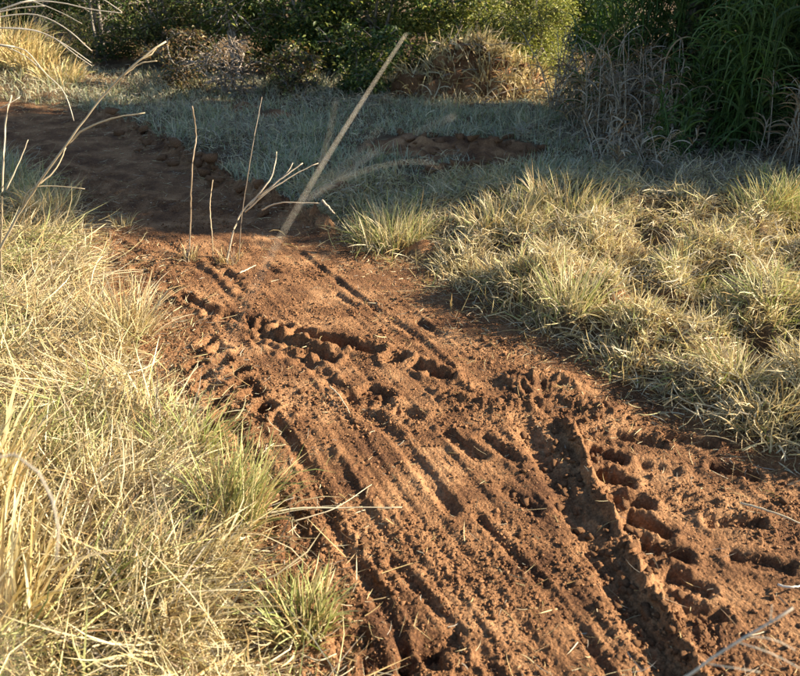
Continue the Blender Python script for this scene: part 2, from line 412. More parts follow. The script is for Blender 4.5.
n = 15000; p = scatter(n, LB, lambda x, y: keepL(x, y) & (fbm(x * 2.4, y * 2.4, 2, 64) > rng.uniform(-.5, .2, x.shape))); z = zat(p)                       # standing and leaning blades in tufts
h = np.clip(.6 + .9 * fbm(p[:, 0] * 2.4, p[:, 1] * 2.4, 2, 64), .25, 1.4)
gm = (fbm(p[:, 0] * 1.3, p[:, 1] * 1.3, 2, 62) > .05)
col = np.where((gm & (rng.random(n) < .42))[:, None], pick(['green'], [1], n), pick(['straw', 'pale', 'green', 'brown'], [1, .8, .2, .12], n))
az = .4 + 2.5 * PI * gn(p[:, 0] * 1.4, p[:, 1] * 1.4, 65) + rng.normal(0, .8, n)
parts.append(blades(np.stack([p[:, 0], p[:, 1], z - .01], 1), az, rng.uniform(.12, .36, n) * h, rng.normal(.6, .4, n), rng.normal(1.1, .7, n), rng.uniform(.0025, .007, n), col, 4, rng.normal(0, .5, n), floor=z + .004))
tag(blade_obj('verge_grass', parts), 'matted straw and green grass bordering the track on the left', 'grass', kind='stuff')

# --- right verge (mown heaps in sun)
def keepR(x, y):
    s = sdist(x, y); edge = np.interp(x, *REs)
    return in_view(x, y, .2) & (s < rng.exponential(.07, x.shape) - .02) & (x > -.9) & (fbm(x * 2.6, y * 2.6, 3, 3) + .4 * gn(x * 6, y * 6, 91) > rng.uniform(-.45, .12, x.shape)) & (y < 7.0 + .15 * gn(x * 2, y * 2, 3)) & (rng.random(x.shape) < np.clip(3.2 / y, .3, 1)) & patch_free(x, y, .35)
RS = RE[np.argsort(RE[:, 0])]; REs = (RS[:, 0], RS[:, 1])
RB = (-.9, 5.2, 2.2, 7.2)
parts = []
n = 34000; p = scatter(n, RB, keepR); z = zat(p)
lump = np.clip(.5 + 1.2 * fbm(p[:, 0] * 2.6, p[:, 1] * 2.6, 2, 3), 0, 1.3)
col = pick(['straw', 'pale', 'green', 'grey'], [.95, 1, .12, .28], n)
P3 = np.stack([p[:, 0], p[:, 1], z + rng.uniform(0, .08, n) * lump], 1)
parts.append(blades(P3, rng.uniform(0, 2 * PI, n), rng.uniform(.05, .21, n), rng.normal(1.25, .32, n), rng.normal(.2, .7, n), rng.uniform(.0028, .0075, n), col, 4, rng.normal(0, .9, n), floor=z + .004))
n = 8500; p = scatter(n, RB, lambda x, y: keepR(x, y) & (fbm(x * 2.2, y * 2.2, 2, 71) > .02)); z = zat(p)
hh = np.clip(.55 + .9 * fbm(p[:, 0] * 2.2, p[:, 1] * 2.2, 2, 71), .2, 1.3)
col = pick(['straw', 'pale', 'green'], [.8, .9, .5], n)
parts.append(blades(np.stack([p[:, 0], p[:, 1], z - .01], 1), rng.uniform(0, 2 * PI, n), rng.uniform(.08, .24, n) * hh, rng.normal(.4, .35, n), rng.normal(.7, .6, n), rng.uniform(.004, .009, n), col, 4, rng.normal(0, .5, n), floor=z + .004))
tag(blade_obj('mown_grass', parts), 'sunlit heaps of mown straw grass on the right of the track', 'grass', kind='stuff')

# --- shaded field
def keepF(x, y):
    s = sdist(x, y)
    return in_view(x, y, .12) & (s < .02) & (x > lx(y) + .6) & (y > 6.2) & (y < 12.6) & patch_free(x, y, 1.0) & (rng.random(x.shape) < np.clip(8.0 / y, .4, 1))
n = 62000; p = scatter(n, (-5.5, 7.5, 6.2, 12.6), keepF); z = zat(p)
lum = fbm(p[:, 0] * 1.1, p[:, 1] * 1.1, 3, 81); right = sstep(1.5, 3.2, p[:, 0] + .3 * lum)
hh = np.clip(.75 + 1.0 * lum, .25, 1.4)
isg = rng.random(n) < right * .7 + .12 + .45 * sstep(.05, .35, fbm(p[:, 0] * .9 + 3, p[:, 1] * .9, 2, 83))
col = np.where(isg[:, None], pick(['grey', 'pale'], [1, .6], n), pick(['shade', 'pale', 'green'], [1, .3, .15], n))
parts = [blades(np.stack([p[:, 0], p[:, 1], z - .01 + np.where(isg, rng.uniform(0, .12, n), 0)], 1), rng.uniform(0, 2 * PI, n), rng.uniform(.10, .24, n) * hh, np.where(isg, rng.normal(1.15, .4, n), rng.normal(.42, .35, n)), rng.normal(.8, .5, n), rng.uniform(.004, .009, n), col, 3, rng.normal(0, .7, n), floor=z + .004)]
def keepFL(x, y):
    s = sdist(x, y); return in_view(x, y, .15) & (s < .02) & (x < lx(y) + .3) & (y > 6.6) & (y < 10.5)
n = 4500; p = scatter(n, (-8, -2.5, 6.6, 10.5), keepFL); z = zat(p)
parts.append(blades(np.stack([p[:, 0], p[:, 1], z - .01], 1), rng.uniform(0, 2 * PI, n), rng.uniform(.15, .40, n), rng.normal(.35, .3, n), rng.normal(.8, .5, n), rng.uniform(.004, .008, n), pick(['shade', 'straw'], [1, .3], n), 3, rng.normal(0, .6, n), floor=z + .004))
tag(blade_obj('field_grass', parts), 'short blue green grass in tree shade beyond the sunlit verge', 'grass', kind='stuff')

# --- loose straw littering the track
n = 14000; p = scatter(n, (-6.0, 4.2, 1.4, 10.5), lambda x, y: (lambda s, T: in_view(x, y) & (s > -.02) & (rng.random(x.shape) < .05 + 1.0 * np.exp(-s / .22) + 1.0 * sstep(.5, 1.0, T)))(sdist(x, y), seg_st(x, y, CL)[1])); z = height(p[:, 0], p[:, 1])
parts = [blades(np.stack([p[:, 0], p[:, 1], z + .004], 1), rng.uniform(0, 2 * PI, n), np.clip(rng.lognormal(math.log(.045), .6, n), .015, .2), rng.normal(1.5, .14, n), rng.normal(0, .3, n), rng.uniform(.0016, .0042, n), pick(['straw', 'pale', 'grey', 'brown'], [.8, .8, .6, .5], n), 3, rng.normal(0, .5, n), floor=z + .003)]
tag(blade_obj('straw_litter', parts), 'loose bits of cut straw littering the red track', 'straw', kind='stuff')

# ------------------------------------------------------------------ soil crumbs and clods
def ico(sub_):
    import bmesh
    bm = bmesh.new(); bmesh.ops.create_icosphere(bm, subdivisions=sub_, radius=1.0)
    bm.verts.ensure_lookup_table(); v = np.array([q.co[:] for q in bm.verts]); f = np.array([[q.index for q in fa.verts] for fa in bm.faces]); bm.free(); return v, f
IV, IF = ico(1)
def crumb_d(x, y):
    s = sdist(x, y); T = seg_st(x, y, CL)[1]
    return in_view(x, y) & (s > .0) & (rng.random(x.shape) < np.clip(sstep(-.2, .35, fbm(x * 1.7, y * 1.7, 3, 14)) + .6 * sstep(.35, .7, T), .15, 1) * np.clip(3 / y, .3, 1))
OV = np.array([[1, 0, 0], [0, 1, 0], [-1, 0, 0], [0, -1, 0], [0, 0, 1], [0, 0, -1]], float); OF = np.array([[0, 1, 4], [1, 2, 4], [2, 3, 4], [3, 0, 4], [1, 0, 5], [2, 1, 5], [3, 2, 5], [0, 3, 5]])
n = 30000; p = scatter(n, (-3.2, 3.6, 1.4, 6.6), crumb_d); z = height(p[:, 0], p[:, 1])
sz = np.clip(rng.lognormal(math.log(.0044), .42, n), .0024, .014)
ns = rng.uniform(.4, 1.5, (n, 6, 1))
an = rng.uniform(0, 2 * PI, n); ca, sa = np.cos(an), np.sin(an)
B = OV[None] * ns * sz[:, None, None] * np.stack([rng.uniform(.8, 1.4, n), rng.uniform(.7, 1.1, n), rng.uniform(.55, .9, n)], 1)[:, None]
W = np.stack([B[..., 0] * ca[:, None] - B[..., 1] * sa[:, None], B[..., 0] * sa[:, None] + B[..., 1] * ca[:, None], B[..., 2]], 2)
W += np.stack([p[:, 0], p[:, 1], z + sz * .25], 1)[:, None]
Fi = (OF[None] + (np.arange(n) * 6)[:, None, None]).reshape(-1, 3)
tag(mesh_obj('soil_crumbs', W.reshape(-1, 3), Fi, M_clod, parent=track), kind='stuff')
clod_me = []
for k in range(6):
    v = IV * np.random.default_rng(k).uniform(.45, 1.45, (len(IV), 1)) * np.array([1.25, .95, .7])
    o = mesh_obj('clod', v, IF, M_clod, link=False); clod_me.append(o.data); bpy.data.objects.remove(o)
CQ = scatter(200, (-1.2, 2.2, 1.6, 4.4), lambda x, y: crumb_d(x, y) & (sdist(x, y) > .08))
PQ = [np.array([cx + random.gauss(0, ra * .45), cy + random.gauss(0, rb * .45)]) for (cx, cy, ra, rb) in PATCH[:3] for _ in range(22)]
FQ = scatter(80, (-5.5, -1.0, 6.0, 9.6), lambda x, y: in_view(x, y) & (np.abs(sdist(x, y) - .1) < .22) & (x > lx(y) + .8))
for k in range(346):
    if k >= 280: q = PQ[k - 280]
    elif k >= 200: q = FQ[k - 200]
    elif k < 120:   # heaved up along the ridge and its ditch
        t = random.random(); i = PG[0][0]; q = i[int(t * (len(i) - 1))] + (i[int(t * (len(i) - 1)) + 1] - i[int(t * (len(i) - 1))]) * random.random(); q = q + np.array([random.gauss(-.04, .10), random.gauss(0, .06)])
    else:
        q = CQ[k]
    s = random.uniform(.010, .021) if k < 200 else random.uniform(.02, .07)
    o = bpy.data.objects.new('clod', clod_me[k % 6]); C.objects.link(o); o.parent = track
    o.location = (q[0], q[1], float(height(np.array([q[0]]), np.array([q[1]]))[0]) + s * .2); o.scale = (s, s, s); o.rotation_euler = (random.uniform(-.4, .4), random.uniform(-.4, .4), random.uniform(0, 6.3))

def gz(x, y): return float(height(np.array([x]), np.array([y]), False)[0])

# ------------------------------------------------------------------ tussocks
def tussock(label, px, py, n, r0, L, pals, wts, tilt=.35, bend=.6, wd=.006, K=5, name='grass_tussock', group='grass tussocks beside the track', lean=None, zoff=0.0, cat='grass tussock'):
    x, y = g2(px, py); z0 = gz(x, y)
    rr = r0 * np.sqrt(rng.random(n)); a0 = rng.uniform(0, 2 * PI, n)
    P = np.stack([rr * np.cos(a0), rr * np.sin(a0), np.full(n, -.02)], 1)
    zz = height(P[:, 0] + x, P[:, 1] + y, False) - z0; P[:, 2] += zz
    az = a0 + rng.normal(0, .7, n)
    tl = np.abs(rng.normal(tilt, .22, n)) * (.35 + .9 * rr / r0)
    if lean is not None: az = np.where(rng.random(n) < .6, lean + rng.normal(0, .5, n), az)
    prt = blades(P, az, L * rng.uniform(.45, 1.1, n), tl, rng.normal(bend, .4, n), wd * rng.uniform(.6, 1.2, n), pick(pals, wts, n), K, rng.normal(0, .4, n), floor=zz + .003)
    v, f, c = join([prt]); o = mesh_obj(name, v, f, M_grass, None, c, smooth=True); o.location = (x, y, z0)
    return tag(o, label, cat, group)
TU = [
    ('pale sunlit tussock standing alone at the edge of tree shade left of the verge', 392, 240, 520, .26, .34, ['green', 'pale', 'straw'], [1, .8, .7]),
    ('straw tussock on the shade line, next right of the lone pale tussock', 500, 238, 460, .26, .32, ['straw', 'pale', 'green'], [1, .8, .3]),
    ('golden tussock on the shade line above the middle of the right verge', 566, 232, 480, .26, .36, ['straw', 'green', 'pale'], [1, .5, .7]),
    ('tussock with long pale spikes near the lower edge of right verge', 568, 325, 240, .13, .36, ['pale', 'green'], [1, .5]),
    ('spiky yellow green tussock at the shade line near the right picture edge', 762, 232, 300, .16, .42, ['green', 'straw'], [1, .7]),
    ('yellow green tussock cut by the right picture edge at the shade line', 800, 232, 300, .18, .40, ['green', 'straw'], [1, .5]),
    ('green tussock in the middle of the right verge', 690, 300, 300, .18, .28, ['green', 'pale'], [1, .7]),
    ('tall green tussock beside the right picture edge below the spiky one', 775, 330, 380, .20, .34, ['green', 'pale'], [1, .6]),
    ('leaning pale tussock hanging over the shaded earth at lower right verge', 735, 390, 300, .14, .30, ['pale', 'green'], [1, .4]),
    ('small straw tuft in shadow at the lower right end of verge', 765, 425, 260, .16, .28, ['pale', 'straw'], [1, .5]),
    ('small bleached tuft on the earth edge right of middle', 672, 395, 120, .07, .16, ['pale', 'straw'], [1, .4]),
    ('flat straw tuft on the earth hump between ridge and verge', 548, 388, 170, .09, .10, ['straw', 'pale'], [1, .6]),
    ('drooping straw tussock at the corner where the verge meets the track', 470, 275, 320, .20, .24, ['pale', 'straw'], [1, .6]),
    ('dense straw tussock left of the spiky pale tussock on the verge', 520, 290, 360, .22, .24, ['straw', 'pale', 'grey'], [1, .7, .3]),
    ('straw tussock behind the spiky pale tussock on the verge', 610, 275, 380, .24, .26, ['straw', 'pale'], [1, .8]),
    ('tall green tussock on the left verge leaning over the track', 232, 520, 420, .10, .38, ['green', 'straw'], [1, .6]),
    ('bright green tuft on the left verge above the tall green tussock', 190, 455, 260, .10, .30, ['green', 'straw'], [1, .4]),
    ('dry golden tuft hanging over the left edge of track', 125, 335, 320, .13, .38, ['pale', 'straw'], [1, .7]),
    ('straw tuft at the shade line where left verge meets track', 50, 222, 240, .16, .36, ['straw', 'green'], [1, .5]),
    ('green tuft of grass low beside the track at the bottom', 300, 625, 260, .09, .22, ['green', 'straw'], [1, .6]),
    ('flattened green clump in the middle of left verge bottom', 95, 600, 300, .12, .42, ['green', 'straw'], [1, .3]),
]
TU += [('sparse dry tuft at the foot of the upright grey brown stalk', 189, 260, 60, .06, .14, ['straw', 'grey'], [1, .8]), ('sparse dry tuft at the foot of the forked twig', 228, 262, 70, .08, .15, ['straw', 'grey'], [1, .8]), ('little dry sprig at the shade line on the left of track', 122, 228, 60, .07, .16, ['straw', 'pale'], [1, .8])]
for i, t in enumerate(TU):
    kw = {}
    if 'flattened' in t[0]: kw = dict(tilt=1.0, bend=.9, lean=0.3)
    if 'tall green tussock on the left' in t[0]: kw = dict(tilt=.3, bend=.5, lean=.5, wd=.005)
    if 'flat straw' in t[0] or 'bleached' in t[0]: kw = dict(tilt=.9, bend=.8, wd=.004)
    t = list(t)
    if t[1] > 380 and i > 5: t[5] *= .8; kw.setdefault('tilt', .5); kw.setdefault('bend', .8)     # mown verge on the right: lower, laid over
    tussock(*t, **kw)
# tall bleached grass at the lower left picture corner
for lab, px, py, n, r0, L in [('tall golden dry grass clump filling the lower left picture corner', -8, 600, 300, .13, .60), ('tall golden dry grass clump above the lower left corner clump', -18, 500, 280, .14, .56)]:
    tussock(lab, px, py + 40, n, r0, L, ['gold', 'pale', 'straw'], [1, .5, .6], tilt=.18, bend=.55, wd=.011, K=6, name='tall_grass_clump', group='tall dry grass at the left')

# ------------------------------------------------------------------ tubes and stalks
def tube(P, rad, sides=5):
    P = np.asarray(P, float); n = len(P); rad = np.broadcast_to(rad, (n,))
    T = np.gradient(P, axis=0); T /= np.linalg.norm(T, axis=1, keepdims=True) + 1e-9
    up = np.where(np.abs(T[:, 2:3]) > .9, np.array([[1., 0, 0]]), np.array([[0, 0, 1.]]))
    A = np.cross(T, up); A /= np.linalg.norm(A, axis=1, keepdims=True) + 1e-9; B = np.cross(T, A)
    a = np.arange(sides) * 2 * PI / sides
    V = P[:, None] + rad[:, None, None] * (A[:, None] * np.cos(a)[None, :, None] + B[:, None] * np.sin(a)[None, :, None])
    q = [[i * sides + j, i * sides + (j + 1) % sides, (i + 1) * sides + (j + 1) % sides, (i + 1) * sides + j] for i in range(n - 1) for j in range(sides)]
    cap = [[(n - 1) * sides, (n - 1) * sides + j, (n - 1) * sides + j + 1] for j in range(1, sides - 1)] + [[0, j + 1, j] for j in range(1, sides - 1)]
    return V.reshape(-1, 3), np.array(q), np.array(cap)
def spline(P, n):
    P = np.asarray(P, float); d = np.concatenate([[0], np.cumsum(np.linalg.norm(np.diff(P, axis=0), axis=1))]); m = len(P)
    if m < 3:
        t = np.linspace(0, 1, n)[:, None]; return P[0] * (1 - t) + P[-1] * t
    E = np.vstack([2 * P[0] - P[1], P, 2 * P[-1] - P[-2]]); out = []
    for s in np.linspace(0, d[-1], n):
        i = min(np.searchsorted(d, s, side='right') - 1, m - 2); t = (s - d[i]) / (d[i + 1] - d[i] + 1e-9)
        a, b, c, e = E[i], E[i + 1], E[i + 2], E[i + 3]
        out.append(.5 * ((2 * b) + (c - a) * t + (2 * a - 5 * b + 4 * c - e) * t * t + (3 * b - a - 3 * c + e) * t ** 3))
    return np.array(out)
def tube_part(name, P, r0, r1, mat, parent, base, col=None, n=16, sides=5):
    if isinstance(r0, (list, tuple)):           # a radius for each control point
        d = np.concatenate([[0], np.cumsum(np.linalg.norm(np.diff(np.array(P), axis=0), axis=1))]); rad = np.interp(np.linspace(0, d[-1], n), d, r0)
    else: rad = np.linspace(r0, r1, n)
    c = spline(P, n) - base
    if mat is M_stalk: kk = np.random.default_rng(int(abs(c).sum() * 1000) % 9999).normal(0, 1, c.shape) * rad.mean() * .25; kk[0] = 0; c = c + kk
    v, q, t = tube(c, rad, sides)
    cc = None if col is None else np.tile(np.array(col), (len(v), 1)) * (1 + .12 * np.random.default_rng(len(v)).normal(0, 1, (len(v), 1)).clip(-1, 1))
    return mesh_obj(name, v, [q, t], mat, parent, cc, smooth=True)
SC_ = (.52, .42, .27)
def stalk(label, root, pts, r0, r1, branches=(), col=SC_, name='grass_stalk', group='tall dry stalks in front of the track'):
    """root: ground x, y ; pts: (px, py, depth) ; branches: list of ((px,py,d)...) lists"""
    z0 = gz(*root); base = np.array([root[0], root[1], z0])
    o = thing(name, label, 'stalk', base, group)
    P = [base - np.array([0, 0, .03])] + [at(*p) for p in pts]
    tube_part('stem', P, r0, r1, M_stalk, o, base, col, 40, 6)
    for b in branches:
        tube_part('seed_branch', [at(*p) for p in b[0]], b[1], b[2] if len(b) > 2 else b[1] * .5, M_stalk, o, base, col, 14, 5)
    return o
def gp(px, py): return tuple(g2(px, py))

stalk('long bent stalk with forked tip rising from the left verge across the shaded track', gp(-30, 300),
      [(-8, 262, 4.2), (20, 212, 4.0), (55, 160, 3.8), (100, 100, 3.7), (135, 64, 3.6), (166, 41, 3.6)], .0085, .004,
      [([(66, 146, 3.78), (84, 130, 3.76), (110, 119, 3.74), (145, 113, 3.72)], .0055), ([(122, 76, 3.63), (140, 64, 3.62), (157, 61, 3.62)], .005), ([(137, 62, 3.6), (150, 55, 3.6), (156, 48, 3.6), (152, 52, 3.6)], .005), ([(20, 212, 4.0), (30, 190, 3.9), (52, 186, 3.9), (85, 189, 3.9)], .004), ([(38, 185, 3.9), (55, 170, 3.9), (66, 148, 3.9)], .005)])
stalk('blurred straight stalk crossing the picture from bottom left to the top', (-.12, .17),
      [(60, 900, .2), (110, 676, .2), (160, 500, .22), (205, 395, .27), (250, 297, .42), (290, 220, .62), (345, 128, .84), (406, 34, 1.0)], [.0005, .0003, .0001, .00008, .00006, .00005, .00022, .00042, .00036], 0,
      [([(300, 203, .66), (345, 178, .68), (390, 164, .70), (425, 162, .72), (440, 168, .73)], .00013, .0001), ([(300, 203, .66), (350, 168, .62), (400, 140, .60), (455, 116, .58)], .0004, .0003), ([(296, 210, .65), (325, 190, .62), (350, 172, .60), (372, 152, .58)], .0004, .0003), ([(318, 172, .74), (330, 130, .70), (336, 100, .66)], .0003, .0002), ([(310, 187, .70), (350, 160, .66), (380, 128, .62)], .0004, .0002)], (.62, .55, .44))
stalk('upright grey brown stalk standing at the left third on the shade line', gp(188, 262), [(190, 235, 5.5), (192, 170, 5.3), (196, 135, 5.3), (192, 106, 5.2)], .006, .0045, [], (.34, .25, .16))
stalk('short thin upright stalk right of the grey brown one', gp(213, 258), [(212, 235, 5.4), (210, 205, 5.4), (213, 180, 5.4)], .0045, .003, [], (.48, .36, .22))
stalk('faint slanting stalk right of the short thin stalk', gp(238, 262), [(242, 215, 5.2), (252, 150, 5.0), (262, 97, 5.0)], .0036, .0022, [], (.32, .25, .18))
stalk('sprawling forked dry twig lying up from the track at the shade line', gp(225, 262), [(240, 215, 5.3), (272, 186, 5.2), (303, 163, 5.2)], .007, .004,
      [([(250, 206, 5.26), (262, 190, 5.2), (272, 176, 5.2), (277, 152, 5.2)], .007), ([(258, 198, 5.24), (285, 175, 5.2), (293, 163, 5.2)], .006), ([(245, 212, 5.28), (270, 190, 5.2), (300, 172, 5.2), (318, 163, 5.2)], .006), ([(262, 210, 5.3), (280, 203, 5.2), (320, 203, 5.2)], .006), ([(322, 200, 5.2), (335, 214, 5.2)], .008)], (.56, .46, .33))
# drooping panicles at the top left, stems rooted in the left verge outside the picture
stalk('arching feathery seed stalk drooping over the top left corner', (-3.3, 3.3),
      [(-190, 420, 3.32), (-140, 150, 3.23), (-60, 40, 3.13), (0, 10, 3.04), (40, -2, 3.04)], .005, .0035,
      [([(-20, 20, 3.04), (30, 14, 3.04), (62, 26, 3.04), (92, 51, 3.04)], .0026, .0018), ([(-10, 14, 3.04), (20, 8, 3.04), (45, 6, 3.04)], .0026, .0018), ([(-40, 32, 3.08), (0, 28, 3.04), (40, 32, 3.04), (70, 48, 3.04), (91, 63, 3.04)], .0026, .0018), ([(20, 2, 3.04), (55, 2, 3.04), (95, 10, 3.04), (122, 13, 3.04)], .0026, .0018), ([(30, 0, 3.04), (60, 12, 3.04), (82, 24, 3.04)], .002), ([(70, -10, 3.04), (100, -2, 3.04), (122, 12, 3.04)], .0026, .0018)], (.62, .54, .42))
stalk('lower arching seed stalk drooping at left below the feathery one', (-3.4, 4.0),
      [(-170, 400, 3.70), (-120, 180, 3.61), (-60, 75, 3.61), (-10, 46, 3.52), (14, 47, 3.52)], .005, .0035,
      [([(0, 46, 3.52), (25, 50, 3.52), (44, 72, 3.52), (64, 92, 3.52), (74, 121, 3.52)], .0026, .0018), ([(8, 47, 3.52), (28, 58, 3.52), (40, 68, 3.52)], .0026, .0018), ([(-30, 112, 3.61), (0, 108, 3.52), (20, 97, 3.52)], .0026, .0018), ([(-20, 30, 3.52), (20, 28, 3.52), (50, 36, 3.52), (80, 58, 3.52), (92, 66, 3.52)], .0026, .0018)], (.60, .52, .40))
stalk('upright thin stalk near the left picture edge', gp(2, 300), [(2, 200, 4.0), (6, 120, 3.9), (12, 95, 3.9)], .007, .004, [([(6, 190, 4), (18, 165, 4), (28, 140, 4)], .004)], (.50, .41, .28))
stalk('bright blurred seed stalk at the bottom right corner', (.95, 1.05),
      [(655, 720, 1.35), (690, 675, 1.3), (735, 643, 1.28), (768, 624, 1.27), (792, 608, 1.26)], .0036, .002,
      [([(738, 642, 1.28), (768, 652, 1.27), (800, 668, 1.27)], .0012), ([(770, 622, 1.27), (772, 605, 1.27)], .0012), ([(708, 664, 1.29), (735, 668, 1.27), (760, 672, 1.27)], .0012), ([(748, 636, 1.28), (775, 640, 1.27), (795, 650, 1.27)], .0012)], (.66, .57, .43))
stalk('blurred bowed grass leaf stalk curling down at lower left', (-.92, .95),
      [(-30, 520, 1.15), (-5, 458, 1.1), (22, 458, 1.1), (44, 480, 1.1), (58, 520, 1.1), (56, 560, 1.1)], .003, .0018, [], (.40, .35, .27))
def ground_straw(label, pts, r0, col=(.62, .52, .35), name='fallen_straw'):
    P = []
    for px, py, dz in pts:
        x, y = g2(px, py); P.append([x, y, float(height(np.array([x]), np.array([y]))[0]) + dz])
    P = np.array(P); base = P[0]; o = tube_part(name, P, r0, r0 * .5, M_stalk, None, base, col, 14, 5); o.location = base
    return tag(o, label, 'straw', 'single straws fallen on the track')
ground_straw('long pale straw lying from the left verge across the track', [(262, 522, .03), (300, 516, .03), (345, 513, .02), (402, 512, .012)], .004)
ground_straw('second straw forking over the long pale straw', [(290, 524, .02), (335, 514, .035), (372, 492, .02)], .003)
ground_straw('short curved straw on the track near the bottom left edge', [(298, 652, .012), (318, 662, .02), (336, 655, .012)], .004)
ground_straw('short bright straw below the right verge on dark earth', [(650, 416, .01), (664, 421, .015)], .004)
ground_straw('white bent straw at the right edge of track', [(778, 584, .015), (790, 590, .03), (804, 586, .015)], .005, (.72, .66, .55))
ground_straw('small straw lying on the smooth mid track', [(240, 276, .015), (256, 268, .02)], .006)
ground_straw('thin straw slanting over the tread marks in the middle of track', [(330, 392, .01), (340, 405, .02), (350, 420, .01)], .004)
ground_straw('long dry stem lying along the right verge foot', [(740, 505, .02), (775, 520, .04), (812, 532, .02)], .005)

# ------------------------------------------------------------------ trees and shrubs
def leaves(Pc, size, col, r, droop=.3, fold=.18, asp=.42):
    n = len(Pc); a = r.uniform(0, 2 * PI, n); th = r.normal(droop, .5, n)
    d = np.stack([np.cos(th) * np.cos(a), np.cos(th) * np.sin(a), -np.sin(th)], 1)
    s = np.stack([-np.sin(a), np.cos(a), 0 * a], 1); nrm = np.cross(d, s)
    ro = r.normal(0, .7, n)[:, None]; s2 = s * np.cos(ro) + nrm * np.sin(ro); n2 = np.cross(d, s2)
    L = (size * r.uniform(.6, 1.25, n))[:, None]
    V = np.stack([Pc, Pc + d * L * .5 + s2 * L * asp * .5 + n2 * L * fold, Pc + d * L, Pc + d * L * .5 - s2 * L * asp * .5 + n2 * L * fold], 1)
    o = (np.arange(n) * 4)[:, None]
    F = np.concatenate([o + np.array([[0, 1, 2]]), o + np.array([[0, 2, 3]])])
    return V.reshape(-1, 3), F, np.repeat(col, 4, axis=0)
def tree(label, x, y, h, cr, nleaf, lsize, pals, wts, base_h=.3, stems=2, seed=0, name='broadleaf_tree', cat='tree', group='trees beyond the field', bark=None, spread=.105, rtr=.036, lowbias=1.9, asp=.42):
    r = np.random.default_rng(seed + 100); z0 = gz(x, y) - .03
    o = thing(name, label, cat, (x, y, z0), group)
    tv, tq, tt = [], [], []; bv, bq, bt = [], [], []; tips = []
    def add(lst, P, r0, r1, n, sides):
        c = spline(P, n); v, q, t = tube(c, np.linspace(r0, r1, n), sides)
        k = sum(len(a) for a in lst[0]); lst[0].append(v); lst[1].append(q + k); lst[2].append(t + k); return c
    for s in range(stems):
        a = r.uniform(0, 2 * PI); ln = r.uniform(.05, .3) * cr if stems > 1 else .1 * cr
        off = np.array([math.cos(a), math.sin(a), 0])
        P = [off * .06 * (stems > 1), off * ln * .4 + [r.normal(0, .05), r.normal(0, .05), h * .3], off * ln + [r.normal(0, .1), r.normal(0, .1), h * .62], off * ln * 1.2 + [r.normal(0, .15), r.normal(0, .15), h * .93]]
        one = ([], [], []); tc = add(one, P, rtr * r.uniform(.7, 1.1), rtr * .2, 14, 7)
        mesh_obj('trunk', one[0][0], [one[1][0], one[2][0]], bark or M_bark, o, smooth=True)
        nl = max(6, int(15 / stems) + 3)
        for i in range(nl):
            f = (base_h / h) + (1 - base_h / h) * ((i + r.random()) / nl) ** lowbias * .95
            p0 = tc[min(int(f * 13), 13)]; fa = i * 2.4 + r.uniform(-.5, .5)
            prof = math.sqrt(max(.08, 1 - ((f - .42) / .62) ** 2)) * cr * r.uniform(.65, 1.1)
            d = np.array([math.cos(fa), math.sin(fa), 0])
            p2 = p0 + d * prof + [0, 0, r.uniform(-.05, .35) * prof]; p1 = (p0 + p2) / 2 + [0, 0, .12 * prof]
            c = add((bv, bq, bt), [p0, p1, p2], rtr * .32, .006, 8, 5); tips += [c[4], c[6], c[7]]
            for t_ in range(4):
                k = r.integers(2, 7); e = r.normal(0, 1, 3) * [1, 1, .6]; e /= np.linalg.norm(e); q2 = c[k] + e * prof * r.uniform(.25, .5)
                c2 = add((bv, bq, bt), [c[k], (c[k] + q2) / 2 + [0, 0, .03], q2], .009, .004, 5, 4); tips += [c2[2], c2[3], c2[4]]
    mat = bark or M_bark
    mesh_obj('branches', np.vstack(bv), [np.vstack(bq), np.vstack(bt)], mat, o, smooth=True)
    tips = np.array(tips); tips = tips[tips[:, 2] > .05]
    wts_ = r.random(len(tips)) ** 1.5; k = r.choice(len(tips), nleaf, p=wts_ / wts_.sum())
    cl = r.uniform(.75, 1.25, len(tips))
    Pc = tips[k] + r.normal(0, 1, (nleaf, 3)) * spread * cr * [1, 1, .75]
    Pc[:, 2] = np.maximum(Pc[:, 2], .06)
    v, f, c = leaves(Pc, lsize, pick(pals, wts, nleaf, r) * cl[k][:, None], r, asp=asp)
    mesh_obj('crown', v, f, M_leaf, o, c)
    return o
def gx(px, Yd): return (px - 400) / FPX * (Yd * cp + (CAM_H) * sp_)

G = 'trees beyond the field'
tree('pale slender multi stemmed tree at the far left beyond the lit grass', gx(48, 14.2), 14.2, 3.0, .9, 3200, .075, ['leafy', 'dull'], [1, .6], .7, 4, 1, rtr=.04)
tree('dark leafy tree left of the bend behind the lit bush', gx(102, 13.9), 13.9, 2.3, .95, 7500, .06, ['leafy', 'dull', 'lime'], [1, .6, .2], .1, 3, 2)
tree('olive leafy tree behind the far end of the shaded grass', gx(165, 13.3), 13.3, 2.2, .95, 7500, .075, ['leafy', 'dull', 'lime'], [.7, 1, .25], .25, 4, 3, asp=.3)
tree('tree with several pale lit stems left of the blurred stalk top', gx(238, 13.1), 13.1, 2.4, .95, 4200, .085, ['leafy', 'dull', 'lime'], [1, .5, .3], .55, 6, 4, rtr=.035, bark=bark_mat('pale_bark', (.24, .20, .16), (.52, .47, .40)))
tree('dense dark green tree just left of the blurred stalk tip', gx(304, 12.9), 12.9, 2.1, .95, 9000, .08, ['leafy', 'lime'], [1, .3], .1, 3, 5)
tree('green sunlit tree behind the blurred stalk tip', gx(372, 12.8), 12.8, 2.2, .9, 9000, .08, ['leafy', 'lime'], [1, .8], .1, 3, 6)
tree('bright lime leaved tree rising behind the earth pile', gx(445, 12.9), 12.9, 2.1, .85, 9000, .08, ['lime', 'leafy'], [1, .25], .15, 3, 7)
